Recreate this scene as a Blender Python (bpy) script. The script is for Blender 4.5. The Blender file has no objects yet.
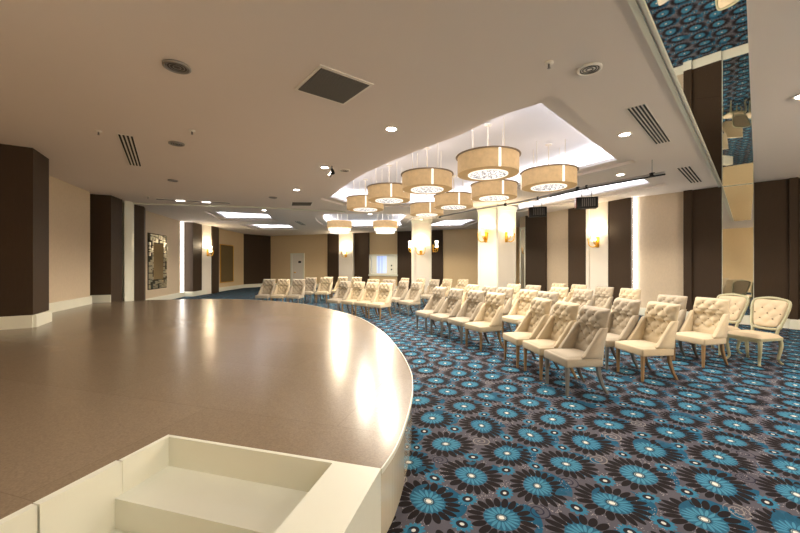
import bpy, bmesh, math, random
from mathutils import Vector, Matrix
random.seed(7)
S = bpy.context.scene
COL = S.collection
PI = math.pi
F_PX, CX, HY = 355.0, 400.0, 265.0      # focal length in pixels, principal column, horizon row
EYE = 1.65                              # camera above the carpet
CEIL = 3.90                             # ceiling height
ZC = CEIL - EYE
STAGE = 0.45                            # stage top
ZS = EYE - STAGE

def P(px, py, Z=ZC):                    # plan point of a pixel lying on the plane Z above / below the eye
    D = F_PX * Z / (HY - py) if py < HY else F_PX * Z / (py - HY)
    return ((px - CX) / F_PX * D, D)
def ray_line(px, a, b):                 # plan point where the view ray of a column meets line a-b
    k = (px - CX) / F_PX
    dx, dy = b[0] - a[0], b[1] - a[1]
    s = (k * a[1] - a[0]) / (dx - k * dy)
    return (a[0] + dx * s, a[1] + dy * s)

# ------------------------------------------------------------------ linking
def obj(name, bm, mat=None, parent=None, smooth=False, loc=None):
    me = bpy.data.meshes.new(name)
    bmesh.ops.recalc_face_normals(bm, faces=bm.faces[:])
    bm.to_mesh(me); bm.free()
    if smooth:
        for p in me.polygons: p.use_smooth = True
    o = bpy.data.objects.new(name, me)
    COL.objects.link(o)
    if mat:
        for m in (mat if isinstance(mat, (list, tuple)) else [mat]): me.materials.append(m)
    if parent: o.parent = parent
    if loc is not None: o.location = loc
    return o
def thing(name, label, cat, loc=(0, 0, 0), rz=0, group=None):
    o = bpy.data.objects.new(name, None); COL.objects.link(o)
    o.empty_display_size = .1
    o.location = loc; o.rotation_euler = (0, 0, rz)
    o['label'] = label; o['category'] = cat
    if group: o['group'] = group
    return o
def tag(o, label, cat, group=None):
    o['label'] = label; o['category'] = cat
    if group: o['group'] = group
    return o
def struct(name, bm, mat, smooth=False, parent=None):
    o = obj(name, bm, mat, parent, smooth)
    if not parent: o['kind'] = 'structure'
    return o
def dup(root, loc, rz, label, group=None):
    r = root.copy(); COL.objects.link(r); r.location = loc; r.rotation_euler = (0, 0, rz)
    r['label'] = label
    if group: r['group'] = group
    for ch in list(root.children):
        c = ch.copy(); COL.objects.link(c); c.parent = r
        for g in list(ch.children):
            d = g.copy(); COL.objects.link(d); d.parent = c
    return r

# ------------------------------------------------------------------ shapes
def BM(): return bmesh.new()
def box(bm, x0, x1, y0, y1, z0, z1, bev=0, seg=2, M=None, mi=0):
    vs = [bm.verts.new((x, y, z)) for z in (z0, z1) for y in (y0, y1) for x in (x0, x1)]
    fs = [(0, 2, 3, 1), (4, 5, 7, 6), (0, 1, 5, 4), (2, 6, 7, 3), (0, 4, 6, 2), (1, 3, 7, 5)]
    faces = [bm.faces.new([vs[i] for i in f]) for f in fs]
    for f in faces: f.material_index = mi
    if bev:
        es = list({e for f in faces for e in f.edges})
        r = bmesh.ops.bevel(bm, geom=es, offset=bev, segments=seg, affect='EDGES', profile=.5)
        vs = list({v for f in r['faces'] for v in f.verts} | {v for v in vs if v.is_valid})
    if M is not None: bmesh.ops.transform(bm, matrix=M, verts=[v for v in vs if v.is_valid])
    return bm
def prism(bm, pts, z0, z1, mi=0):       # vertical prism over a plan outline
    a = [bm.verts.new((x, y, z0)) for x, y in pts]; b = [bm.verts.new((x, y, z1)) for x, y in pts]
    n = len(pts); fs = [bm.faces.new(a), bm.faces.new(b)]
    for i in range(n): fs.append(bm.faces.new((a[i], a[(i + 1) % n], b[(i + 1) % n], b[i])))
    for f in fs: f.material_index = mi
    return bm
def tube(bm, pts, r, n=8, r2=None):
    pts = [Vector(p) for p in pts]; rings = []
    for i, p in enumerate(pts):
        d = (pts[min(i + 1, len(pts) - 1)] - pts[max(i - 1, 0)]).normalized()
        up = Vector((0, 0, 1)) if abs(d.z) < .9 else Vector((0, 1, 0))
        u = d.cross(up).normalized(); v = d.cross(u)
        rr = r if r2 is None else r + (r2 - r) * i / (len(pts) - 1)
        rings.append([bm.verts.new(p + u * rr * math.cos(2 * PI * k / n) + v * rr * math.sin(2 * PI * k / n)) for k in range(n)])
    for a, b in zip(rings, rings[1:]):
        for k in range(n): bm.faces.new((a[k], a[(k + 1) % n], b[(k + 1) % n], b[k]))
    bm.faces.new(rings[0]); bm.faces.new(rings[-1])
    return bm
def sweep_rect(bm, secs):               # list of (centre, half width x, half depth y)
    rings = []
    for (c, hx, hy) in secs:
        b = min(hx, hy) * .3
        q = [(-hx + b, -hy), (hx - b, -hy), (hx, -hy + b), (hx, hy - b), (hx - b, hy), (-hx + b, hy), (-hx, hy - b), (-hx, -hy + b)]
        rings.append([bm.verts.new((c[0] + x, c[1] + y, c[2])) for x, y in q])
    for a, b in zip(rings, rings[1:]):
        for k in range(8): bm.faces.new((a[k], a[(k + 1) % 8], b[(k + 1) % 8], b[k]))
    bm.faces.new(rings[0]); bm.faces.new(rings[-1])
    return bm
def lathe(bm, prof, n=40, closed=False, cap=True):
    rings = [[bm.verts.new((r * math.cos(2 * PI * k / n), r * math.sin(2 * PI * k / n), z)) for k in range(n)] for r, z in prof]
    pr = list(zip(rings, rings[1:])) + ([(rings[-1], rings[0])] if closed else [])
    for a, b in pr:
        for k in range(n): bm.faces.new((a[k], a[(k + 1) % n], b[(k + 1) % n], b[k]))
    if cap and not closed: bm.faces.new(rings[0]); bm.faces.new(rings[-1])
    return bm
def offset(poly, d):                    # outward mitred offset of a plan polygon
    n = len(poly)
    ar = sum(poly[i][0] * poly[(i + 1) % n][1] - poly[(i + 1) % n][0] * poly[i][1] for i in range(n))
    s = 1 if ar > 0 else -1
    out = []
    for i in range(n):
        p0, p1, p2 = Vector(poly[i - 1]), Vector(poly[i]), Vector(poly[(i + 1) % n])
        d1 = (p1 - p0).normalized(); d2 = (p2 - p1).normalized()
        n1 = Vector((d1.y, -d1.x)) * s; n2 = Vector((d2.y, -d2.x)) * s
        m = (n1 + n2).normalized(); k = d / max(.45, m.dot(n1))
        out.append((p1.x + m.x * k, p1.y + m.y * k))
    return out
def smooth_path(pts, sub=6):
    out = []
    n = len(pts)
    for i in range(n - 1):
        p0 = pts[max(i - 1, 0)]; p1 = pts[i]; p2 = pts[i + 1]; p3 = pts[min(i + 2, n - 1)]
        for k in range(sub):
            t = k / sub
            out.append(tuple(.5 * ((2 * b) + (-a + c) * t + (2 * a - 5 * b + 4 * c - d) * t * t + (-a + 3 * b - 3 * c + d) * t ** 3)
                             for a, b, c, d in zip(p0, p1, p2, p3)))
    out.append(tuple(pts[-1]))
    return out

# ------------------------------------------------------------------ materials
def newmat(name):
    m = bpy.data.materials.new(name); m.use_nodes = True
    nt = m.node_tree; b = nt.nodes['Principled BSDF']
    return m, nt, b
def mat(name, col, rough=.6, metal=0, spec=.5, var=.06, scale=20, bump=0, bscale=200, coat=0, emit=None, es=0, stretch=None, sheen=0):
    m, nt, b = newmat(name)
    N = nt.nodes; L = nt.links
    b.inputs['Roughness'].default_value = rough; b.inputs['Metallic'].default_value = metal
    b.inputs['Specular IOR Level'].default_value = spec
    b.inputs['Coat Weight'].default_value = coat
    b.inputs['Sheen Weight'].default_value = sheen
    tc = N.new('ShaderNodeTexCoord'); mp = N.new('ShaderNodeMapping')
    L.new(tc.outputs['Object'], mp.inputs[0])
    if stretch: mp.inputs['Scale'].default_value = stretch
    no = N.new('ShaderNodeTexNoise'); no.inputs['Scale'].default_value = scale; no.inputs['Detail'].default_value = 4
    L.new(mp.outputs[0], no.inputs[0])
    mx = N.new('ShaderNodeMix'); mx.data_type = 'RGBA'
    mx.inputs[6].default_value = (*[c * (1 - var) for c in col], 1)
    mx.inputs[7].default_value = (*[min(1, c * (1 + var)) for c in col], 1)
    L.new(no.outputs['Fac'], mx.inputs[0]); L.new(mx.outputs[2], b.inputs['Base Color'])
    if bump:
        n2 = N.new('ShaderNodeTexNoise'); n2.inputs['Scale'].default_value = bscale
        L.new(mp.outputs[0], n2.inputs[0])
        bp = N.new('ShaderNodeBump'); bp.inputs['Strength'].default_value = bump; bp.inputs['Distance'].default_value = .01
        L.new(n2.outputs['Fac'], bp.inputs['Height']); L.new(bp.outputs[0], b.inputs['Normal'])
    if emit:
        b.inputs['Emission Color'].default_value = (*emit, 1); b.inputs['Emission Strength'].default_value = es
    return m
M = {}
M['ceiling'] = mat('ceiling_paint', (.80, .73, .685), .9, spec=.2, var=.02, scale=.6)
M['recess'] = mat('recess_paint', (.74, .74, .775), .9, spec=.2, var=.01, scale=1)
M['cream'] = mat('cream_lacquer', (.80, .81, .71), .35, var=.03, scale=3)
M['white'] = mat('white_plaster', (.82, .78, .70), .6, var=.03, scale=2)
M['wallpaper'] = mat('beige_wallpaper', (.60, .50, .375), .75, var=.10, scale=26, bump=.15, bscale=90, stretch=(1, 1, .45))
M['tan'] = mat('tan_wall', (.72, .56, .34), .8, var=.04, scale=12)
M['dark'] = mat('dark_brown_fabric_panel', (.050, .031, .018), .62, spec=.25, var=.14, scale=50, bump=.15, bscale=300, stretch=(1, 1, .1))
M['gold'] = mat('polished_gold', (.78, .45, .05), .35, metal=1, var=.05)
M['steel'] = mat('grey_steel', (.35, .34, .33), .4, metal=.8)
M['black'] = mat('black_metal', (.008, .008, .008), .6, spec=.2)
M['grille'] = mat('dark_grille', (.10, .09, .08), .7)
M['vent_white'] = mat('vent_frame_paint', (.86, .82, .76), .6)
M['fab_cream'] = mat('cream_velvet', (.60, .50, .345), .85, var=.06, scale=60, bump=.1, sheen=.2)
M['fab_grey'] = mat('greige_velvet', (.42, .36, .275), .85, var=.08, scale=60, bump=.1, sheen=.2)
M['button_shaded'] = mat('button_shaded', (.22, .16, .10), .8)  # buttons darkened in colour for the shade in the dimples
M['oak'] = mat('light_oak', (.29, .18, .085), .5, var=.2, scale=18, stretch=(1, 1, .12))
M['greyleg'] = mat('grey_painted_wood', (.17, .165, .155), .5, var=.12, scale=18, stretch=(1, 1, .2))
M['darkleg'] = mat('dark_leg_wood', (.07, .05, .038), .5, var=.2)
M['green'] = mat('pale_green_painted_wood', (.40, .385, .25), .5, var=.16, scale=25)
M['rope'] = mat('beige_pad', (.60, .49, .34), .85, var=.06, scale=60)
M['shade'] = mat('parchment_shade', (.46, .31, .15), .8, var=.28, scale=11, emit=(.80, .54, .28), es=.15)
M['plate'] = mat('tan_lamp_base', (.40, .24, .10), .7, var=.06, emit=(.8, .5, .2), es=.10)
M['strap'] = mat('white_strap', (.85, .82, .76), .5, emit=(1, .93, .8), es=.35)
M['lamp'] = mat('lamp_lens', (1, 1, 1), .4, emit=(1, .93, .82), es=14)
M['bulb'] = mat('sconce_glass', (1, 1, 1), .4, emit=(1, .84, .58), es=2.5)
M['amber'] = mat('amber_sconce_shade', (.9, .6, .2), .4, emit=(1, .58, .16), es=1.6)
M['led'] = mat('led_strip', (1, 1, 1), .4, emit=(1, .93, .84), es=1.8)
M['led_cove'] = mat('cove_led_strip', (1, 1, 1), .4, emit=(1, .95, .94), es=5)
M['blue_light'] = mat('blue_lit_curtain', (.5, .6, .9), .6, emit=(.52, .64, 1), es=.30)
M['pale_light'] = mat('lit_room_wall', (.55, .52, .42), .6, emit=(.9, .85, .66), es=.16)
M['lens_red'] = mat('floodlight_reflector', (.12, .035, .02), .25, metal=.4)
M['mosaic'] = mat('mosaic_dark', (.035, .04, .03), .15)
def mirror(name, col=(.80, .80, .76), rough=.015):
    m, nt, b = newmat(name)
    b.inputs['Base Color'].default_value = (*col, 1); b.inputs['Metallic'].default_value = 1; b.inputs['Roughness'].default_value = rough
    return m
M['mirror'] = mirror('mirror_glass')
M['bronze_mirror'] = mirror('bronze_mirror_glass', (.36, .33, .25), .06)

def crystal():
    m, nt, b = newmat('crystal_diffuser'); N = nt.nodes; L = nt.links
    tc = N.new('ShaderNodeTexCoord'); v = N.new('ShaderNodeTexVoronoi'); v.feature = 'DISTANCE_TO_EDGE'; v.inputs['Scale'].default_value = 13
    L.new(tc.outputs['Object'], v.inputs['Vector'])
    r = N.new('ShaderNodeValToRGB'); r.color_ramp.elements[0].position = .04; r.color_ramp.elements[0].color = (.16, .15, .17, 1)
    r.color_ramp.elements[1].position = .16; r.color_ramp.elements[1].color = (1, .97, .95, 1)
    L.new(v.outputs['Distance'], r.inputs[0]); L.new(r.outputs[0], b.inputs['Emission Color']); L.new(r.outputs[0], b.inputs['Base Color'])
    b.inputs['Emission Strength'].default_value = .36
    return m
M['crystal'] = crystal()

# node arithmetic
class E:
    def __init__(s, nt, sock): s.nt, s.s = nt, sock
    def op(s, o, *a):
        n = s.nt.nodes.new('ShaderNodeMath'); n.operation = o
        for i, v in enumerate((s,) + a):
            if isinstance(v, E): s.nt.links.new(v.s, n.inputs[i])
            else: n.inputs[i].default_value = v
        return E(s.nt, n.outputs[0])
    def __add__(s, b): return s.op('ADD', b)
    def __sub__(s, b): return s.op('SUBTRACT', b)
    def __mul__(s, b): return s.op('MULTIPLY', b)
    def lt(s, b): return s.op('LESS_THAN', b)
    def gt(s, b): return s.op('GREATER_THAN', b)
    def mx(s, b): return s.op('MAXIMUM', b)
    def mn(s, b): return s.op('MINIMUM', b)
def carpet():
    m, nt, b = newmat('floral_carpet'); N = nt.nodes; L = nt.links
    tc = N.new('ShaderNodeTexCoord')
    # gentle irregularity so the repeat is not mechanical
    wn = N.new('ShaderNodeTexNoise'); wn.inputs['Scale'].default_value = .9
    L.new(tc.outputs['Object'], wn.inputs[0])
    wv = N.new('ShaderNodeVectorMath'); wv.operation = 'MULTIPLY_ADD'
    L.new(wn.outputs['Color'], wv.inputs[0]); wv.inputs[1].default_value = (.30, .30, 0); L.new(tc.outputs['Object'], wv.inputs[2])
    mp = N.new('ShaderNodeMapping'); mp.inputs['Rotation'].default_value = (0, 0, math.radians(-42)); L.new(wv.outputs[0], mp.inputs[0])
    sp = N.new('ShaderNodeSeparateXYZ'); L.new(mp.outputs[0], sp.inputs[0])
    X, Y = E(nt, sp.outputs[0]), E(nt, sp.outputs[1])
    s = .50; h = s * math.sqrt(3)
    def local(ox, oy):
        lx = ((X + (-ox)) * (1 / s)).op('FRACT') + (-.5); ly = ((Y + (-oy)) * (1 / h)).op('FRACT') + (-.5)
        lx = lx * s; ly = ly * h
        r = (lx * lx + ly * ly).op('SQRT'); th = ly.op('ARCTAN2', lx)
        return lx, ly, r, th
    def petal(r, th, n, rc, hl, hw, ph=0.0):
        f = ((th + ph) * (n / (2 * PI))).op('FRACT') + (-.5)
        t = f * (2 * PI / n) * r * (1 / hw)
        q = (r + (-rc)) * (1 / hl)
        return (t * t + q * q).lt(1.0)
    big = []
    for ox, oy in ((0, 0), (s / 2, h / 2)):
        lx, ly, r, th = local(ox, oy)
        black = petal(r, th, 20, .172, .055, .0245)
        disc = r.lt(.118)
        pale = petal(r, th, 17, .078, .036, .0095, .1)
        ring = r.lt(.036); dot = r.lt(.019); ring2 = r.lt(.029) * r.gt(.024)
        sx = lx + (-.07); sy = ly + (.05)
        halo = (sx * sx + sy * sy).op('SQRT').lt(.19)
        big.append((black, disc, pale, ring, dot, halo, ring2))
    B = [big[0][i].mx(big[1][i]) for i in range(7)]
    # small flowers and curls in the gaps
    sm = []
    for ox, oy in ((s / 2, h / 6), (0, 2 * h / 3), (0, h / 3)):
        lx, ly, r, th = local(ox, oy)
        sm.append((petal(r, th, 12, .050, .022, .0125), r.lt(.036), r.lt(.014)))
    Sm = [sm[0][i].mx(sm[1][i]).mx(sm[2][i]) for i in range(3)]
    cu = []
    for ox, oy in ((s / 2, 5 * h / 6),):
        lx, ly, r, th = local(ox, oy)
        cu.append((((r * (1 / .036)) - (th * (1 / (2 * PI)))).op('FRACT').lt(.26)) * r.lt(.085))
    def noise(scale, detail=2):
        n = N.new('ShaderNodeTexNoise'); n.inputs['Scale'].default_value = scale; n.inputs['Detail'].default_value = detail
        L.new(tc.outputs['Object'], n.inputs[0]); return E(nt, n.outputs['Fac'])
    v = N.new('ShaderNodeTexVoronoi'); v.inputs['Scale'].default_value = 62; L.new(mp.outputs[0], v.inputs['Vector'])
    speck = E(nt, v.outputs['Distance']).lt(.26) * noise(7).gt(.52)
    # little grey weave
    fib = noise(160, 3)
    def mix(fac, a, bcol):
        n = N.new('ShaderNodeMix'); n.data_type = 'RGBA'
        if isinstance(fac, E): L.new(fac.s, n.inputs[0])
        else: n.inputs[0].default_value = fac
        for i, c in ((6, a), (7, bcol)):
            if isinstance(c, tuple): n.inputs[i].default_value = (*c, 1)
            else: L.new(c, n.inputs[i])
        return n.outputs[2]
    big_n = noise(1.7)
    c = mix(noise(5), (.070, .068, .092), (.108, .102, .125))
    c = mix(B[5] * noise(2.3).gt(.50), c, (.010, .085, .165))
    c = mix(speck, c, (.34, .31, .32))
    nz_ = noise(1.9); c = mix(cu[0] * nz_.gt(.5) * .9, c, (.016, .015, .035)); c = mix(cu[0] * nz_.lt(.5) * .8, c, (.27, .25, .24))
    c = mix(Sm[0], c, (.03, .17, .29)); c = mix(Sm[1], c, (.015, .014, .022)); c = mix(Sm[2], c, (.6, .6, .58))
    c = mix(B[0], c, (.012, .009, .011))
    c = mix(B[5] * noise(2.9).gt(.61) * .8, c, (.012, .095, .18))
    blue = mix(big_n, (.012, .085, .165), (.026, .120, .200))
    c = mix(B[1], c, blue)
    c = mix(B[2], c, mix(big_n, (.045, .205, .35), (.07, .25, .36)))
    c = mix(B[3], c, (.02, .035, .055)); c = mix(B[6], c, (.3, .4, .42)); c = mix(B[4], c, (.72, .72, .68))
    c2 = N.new('ShaderNodeMix'); c2.data_type = 'RGBA'; c2.blend_type = 'MULTIPLY'; c2.inputs[0].default_value = .5
    L.new(c, c2.inputs[6]); g = N.new('ShaderNodeCombineColor')
    w = fib + .5
    for i in range(3): L.new(w.s, g.inputs[i])
    L.new(g.outputs[0], c2.inputs[7])
    L.new(c2.outputs[2], b.inputs['Base Color'])
    b.inputs['Roughness'].default_value = .95; b.inputs['Specular IOR Level'].default_value = .15
    bp = N.new('ShaderNodeBump'); bp.inputs['Strength'].default_value = .25; bp.inputs['Distance'].default_value = .004
    L.new(fib.s, bp.inputs['Height']); L.new(bp.outputs[0], b.inputs['Normal'])
    return m
M['carpet'] = carpet()
def deckmat():
    m, nt, b = newmat('stage_laminate'); N = nt.nodes; L = nt.links
    tc = N.new('ShaderNodeTexCoord'); mp = N.new('ShaderNodeMapping'); mp.inputs['Rotation'].default_value = (0, 0, math.radians(16.5))
    L.new(tc.outputs['Object'], mp.inputs[0])
    br = N.new('ShaderNodeTexBrick'); br.inputs['Scale'].default_value = 1; br.inputs['Mortar Size'].default_value = .0025
    br.inputs['Brick Width'].default_value = 2.4; br.inputs['Row Height'].default_value = 1.2
    br.inputs['Color1'].default_value = (.248, .188, .128, 1); br.inputs['Color2'].default_value = (.265, .202, .140, 1); br.inputs['Mortar'].default_value = (.20, .15, .10, 1)
    L.new(mp.outputs[0], br.inputs['Vector'])
    n1 = N.new('ShaderNodeTexNoise'); n1.inputs['Scale'].default_value = 90; n1.inputs['Detail'].default_value = 6
    L.new(mp.outputs[0], n1.inputs[0])
    mx = N.new('ShaderNodeMix'); mx.data_type = 'RGBA'; mx.blend_type = 'OVERLAY'; mx.inputs[0].default_value = .35
    L.new(br.outputs[0], mx.inputs[6]); L.new(n1.outputs['Fac'], mx.inputs[7])
    L.new(mx.outputs[2], b.inputs['Base Color'])
    b.inputs['Roughness'].default_value = .23
    return m
M['deck'] = deckmat()
M['skirt'] = mat('glossy_cream_skirt', (.70, .64, .50), .12, var=.04, scale=2, coat=.6)

# ------------------------------------------------------------------ plan of the room
FW = ((-10.0, 27.6), (2.77, 22.8))                     # far wall line
def fw(px): return ray_line(px, *FW)
RWP = [(13.0, 6.48), (10.3, 9.18), P(720, 187), P(685, 191.5), P(634, 197.6), P(611, 201.6), P(570, 209), P(527, 216)]
def rw(px):
    k = (px - CX) / F_PX
    for a, b in zip(RWP, RWP[1:]):
        ka, kb = a[0] / a[1], b[0] / b[1]
        if kb <= k <= ka: return ray_line(px, a, b)
    return ray_line(px, RWP[-2], RWP[-1]) if k < 0.4 else ray_line(px, RWP[0], RWP[1])

INNER = Vector((-1.0, 9.0))
def slab(bm, a, b, z0, z1, out=.0, thick=.2, mi=0):    # wall piece: room face at 'out' metres in front of the line a-b
    a = Vector(a); b = Vector(b); d = (b - a).normalized(); n = Vector((-d.y, d.x))
    if n.dot(INNER - (a + b) / 2) < 0: n = -n
    f0, f1 = a + n * out, b + n * out; g1, g0 = b - n * thick, a - n * thick
    prism(bm, [tuple(f0), tuple(f1), tuple(g1), tuple(g0)], z0, z1, mi)
    return n
def wall(name, a, b, m, z0=0, z1=CEIL, out=0, thick=.2):
    bm = BM(); slab(bm, a, b, z0, z1, out, thick); return struct(name, bm, m)
trim_n = [0]
def panel(a, b, m, z0=0, z1=CEIL, out=.06, thick=.05):
    trim_n[0] += 1
    bm = BM(); slab(bm, a, b, z0, z1, out, thick); return struct('trim_%d' % trim_n[0], bm, m)
base_n = {}
def base(side, a, b, z0=0, out=.03, h=.25):
    bm = BM(); slab(bm, a, b, z0, z0 + h - .03, out, .02); slab(bm, a, b, z0 + h - .03, z0 + h, out - .012, .02)
    return struct('baseboard_' + side, bm, M['cream'])

# floor
bm = BM(); prism(bm, [(-15, -8), (15, -8), (15, 30), (-15, 30)], -.05, 0); floor = struct('floor', bm, M['carpet'])

# ---- far wall
A, B_ = FW[0], fw(520)
wall('wall_far', fw(268), fw(369.5), M['tan'])
wall('wall_far', fw(398.5), fw(521), M['tan'])
w0, w1 = fw(369.5), fw(398.5)
ZW = lambda py, px: EYE + (HY - py) / F_PX * fw(px)[1]
zt, zb = ZW(254.5, 384), ZW(274.5, 384)
wall('wall_far', w0, w1, M['tan'], zt, CEIL); wall('wall_far', w0, w1, M['tan'], 0, zb)
panel(fw(329.3), fw(341), M['dark'], out=.25, thick=0); panel(fw(355), fw(369.5), M['dark'], out=.12, thick=0)
panel(fw(398), fw(412), M['dark'], out=.12, thick=0); panel(fw(430), fw(443), M['dark'], out=.12, thick=0)
panel(fw(341), fw(355), M['white'], out=.30, thick=0)
for a, b in ((271, 329.3), (341, 355), (355, 412), (430, 520)): base('far', fw(a), fw(b), out=.05 if a != 341 else .34)
# ledge below window
trim_n[0] += 1
bm = BM(); slab(bm, fw(369.5), fw(398.5), zb - .1, zb, .18, 0); struct('trim_%d' % trim_n[0], bm, M['cream'])
# window (opening on a lit side room)
wn = thing('window_1', 'x', 'x'); del wn['label']; del wn['category']; wn['kind'] = 'structure'
def on_far(px, py, out=0):
    p = fw(px); return p, EYE + (HY - py) / F_PX * p[1]
bm = BM(); slab(bm, fw(369.5), fw(371.2), zb, zt, .05, .1); slab(bm, fw(396.8), fw(398.5), zb, zt, .05, .1); slab(bm, w0, w1, zt - .09, zt + .02, .05, .1); slab(bm, w0, w1, zb, zb + .08, .05, .1)
obj('window_frame', bm, M['cream'], wn)
bm = BM(); slab(bm, fw(366), fw(402), zb - .2, zt + .2, -.62, .66); obj('window_back', bm, M['pale_light'], wn)
bm = BM(); slab(bm, fw(373.5), fw(383.0), zb + .08, zt - .09, -.56, .60); obj('lit_curtain', bm, M['blue_light'], wn)
bm = BM(); slab(bm, fw(375.3), fw(376), zb + .08, zt - .09, -.55, .6); slab(bm, fw(378.5), fw(379), zb + .08, zt - .09, -.55, .6)
obj('curtain_fold', bm, mat('curtain_fold_mat', (.3, .38, .7), .6, emit=(.3, .4, .85), es=.15), wn)
for py in (265.6, 269.6):
    bm = BM(); p = fw(388.3); z = EYE + (HY - py) / F_PX * p[1]; slab(bm, fw(387.7), fw(388.9), z - .05, z + .05, -.57, .6)
    obj('switch', bm, M['black'], wn)
bm = BM(); slab(bm, fw(391.6), fw(392.0), zb + .08, zt - .09, -.58, .6); obj('jamb', bm, M['cream'], wn)
# door
dn = thing('door_1', 'x', 'x'); del dn['label']; del dn['category']; dn['kind'] = 'structure'
dz = ZW(254.5, 298); dzf = ZW(253.2, 298)
bm = BM(); slab(bm, fw(291), fw(292.6), 0, dzf, .08, .02); slab(bm, fw(303), fw(304.6), 0, dzf, .08, .02); slab(bm, fw(291), fw(304.6), dz, dzf, .08, .02)
obj('door_frame', bm, M['cream'], dn)
bm = BM(); slab(bm, fw(292.6), fw(303), 0, dz, .04, .02); obj('door_leaf', bm, M['white'], dn)
bm = BM(); slab(bm, fw(298.8), fw(301.4), ZW(263, 300), ZW(261, 300), .06, 0); obj('door_plate', bm, M['black'], dn)
bm = BM(); slab(bm, fw(294.6), fw(296.2), ZW(273, 295), ZW(272, 295), .10, 0); obj('door_handle', bm, M['gold'], dn)

# ---- right wall
R = {x: rw(x) for x in (516, 520, 527, 547, 570, 589, 592, 608, 611, 634, 636, 640, 684.8, 693, 722, 754, 789, 798)}
far_r = fw(521)
wall('wall_right', R[520], far_r, M['tan'])
segs = [(520, 547), (547, 570), (570, 589), (589, 611), (611, 634), (634, 684.8), (684.8, 693), (693, 722), (722, 754)]
for a, b in segs: wall('wall_right', R[a], R[b], M['wallpaper'])
wall('wall_right', R[754], RWP[0], M['dark'])
panel(R[527], R[547], M['dark'], out=.10, thick=0)
panel(R[570], R[589], M['dark'], out=.10, thick=0)
panel(R[611], R[634], M['dark'], out=.14, thick=0)
panel(R[589], R[592], M['white'], out=.16, thick=0); panel(R[608], R[611], M['white'], out=.16, thick=0)
panel(R[592], R[608], M['white'], out=.12, thick=0)
panel(R[684.8], R[693], M['dark'], out=.16, thick=0); panel(R[693], R[722], M['dark'], out=.08, thick=0)
panel(R[754], R[789], M['dark'], out=.08, thick=0); panel(R[789], rw(798), M['dark'], out=.16, thick=0)
panel(rw(800), RWP[0], M['wallpaper'], out=.06, thick=0)
for a, b, o in ((527, 547, .13), (547, 570, .03), (570, 589, .13), (589, 611, .19), (611, 634, .17), (634, 684.8, .03), (684.8, 693, .19), (693, 722, .11), (722, 754, .05), (754, 789, .11)):
    base('right', R[a], R[b], out=o)
base('right', R[789], RWP[0], out=.19)
# mirrors
def wall_mirror(name, a, b, z0, z1, out, label, m='mirror', fr=.03):
    a = Vector(a); b = Vector(b)
    t = thing(name, label, 'mirror', (*((a + b) / 2), z0))
    off = (-(a + b) / 2)
    bm = BM(); slab(bm, a, b, z0, z1, out, -out + .03 if False else 0)
    o = obj('mirror_glass', bm, M[m], t); o.location = (off.x, off.y, -z0)
    d = (b - a).normalized() * fr
    bm = BM()
    slab(bm, a, a + d, z0, z1, out + .012, 0); slab(bm, b - d, b, z0, z1, out + .012, 0)
    slab(bm, a + d, b - d, z1 - fr, z1, out + .012, 0); slab(bm, a + d, b - d, z0, z0 + fr, out + .012, 0)
    f = obj('mirror_frame', bm, M['cream'] if m == 'mirror' else M['gold'], t); f.location = (off.x, off.y, -z0)
    return t
wall_mirror('wall_mirror', R[722], R[754], .25, CEIL - .01, .05, 'tall narrow mirror on right wall between two dark brown panels', fr=.015)
wall_mirror('wall_mirror', rw(520.5), rw(526.5), .25, CEIL - .5, .05, 'thin mirror strip at the far end of the right wall beside the square pillar', fr=.08)
# glowing slots
M['led_bright'] = mat('bright_led_strip', (1, 1, 1), .4, emit=(1, .92, .82), es=7)
def glow(a, b, out, label, z0=.25, m='led'):
    a, b = Vector(a), Vector(b); c = (a + b) / 2
    bm = BM(); slab(bm, a, b, z0, CEIL - .02, out, 0); o = obj('led_strip_light', bm, M[m]); tag(o, label, 'light'); return o
glow(R[634], rw(635.6), .05, 'glowing vertical light strip beside the dark panel on the right wall', m='led_bright')

# ---- left side walls (in plan, near to far)
LA0 = (-9.3, 6.1 - .0)
cA = P(33, 148); dA = P(49, 159)
a0 = (cA[0] - 2.2, cA[1] - 1.5)
wall('wall_back', (a0[0] - .3, a0[1] + .1), (2.9, -6.1), M['tan'])
wall('wall_back', (2.9, -6.1), (13.0, 6.48), M['tan'])
def block(name, pts, m, z0=0, z1=CEIL):
    bm = BM(); prism(bm, pts, z0, z1); return struct(name, bm, m)
wl0 = P(52, 176.5); wl1 = P(90, 192)
dv = Vector(wl1) - Vector(wl0)
wlb = tuple(Vector(wl0) - dv * .9)
trim_n[0] += 1; block('trim_%d' % trim_n[0], [a0, cA, dA, (dA[0] - 2.3, dA[1] - .3)], M['dark'])
wall('wall_left', wlb, wl1, M['wallpaper'])
cB0 = P(90, 194); cB = P(111, 195.3); dB = P(122.3, 199.6)
trim_n[0] += 1; block('trim_%d' % trim_n[0], [cB0, cB, dB, (dB[0] - .9, dB[1])], M['dark'])
post0, post1 = P(124.6, 200.6), P(131.6, 201.8)
trim_n[0] += 1; block('trim_%d' % trim_n[0], [post0, post1, (post1[0] - .1, post1[1] + .25), (post0[0] - .1, post0[1] + .25)], M['cream'])
q0, q1, q2 = P(132, 203.6), P(138.8, 205.4), P(144, 206.6)
trim_n[0] += 1; block('trim_%d' % trim_n[0], [q0, q1, q2, (q2[0] - .3, q2[1] + .5), (q0[0] - .6, q0[1] + .6)], M['dark'])
wall('wall_left', (dB[0] - .85, dB[1]), (q0[0] - .6, q0[1] + .6), M['white'])
wall_mirror('wall_mirror', (dB[0] - .2, dB[1] + .05), (post0[0] - .15, post0[1] + .15), .5, CEIL - .02, .02, 'narrow mirror strip between the dark column and the cream post at stage left', fr=.02)
wm0, wm1 = P(144, 210), P(183, 222)
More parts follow.
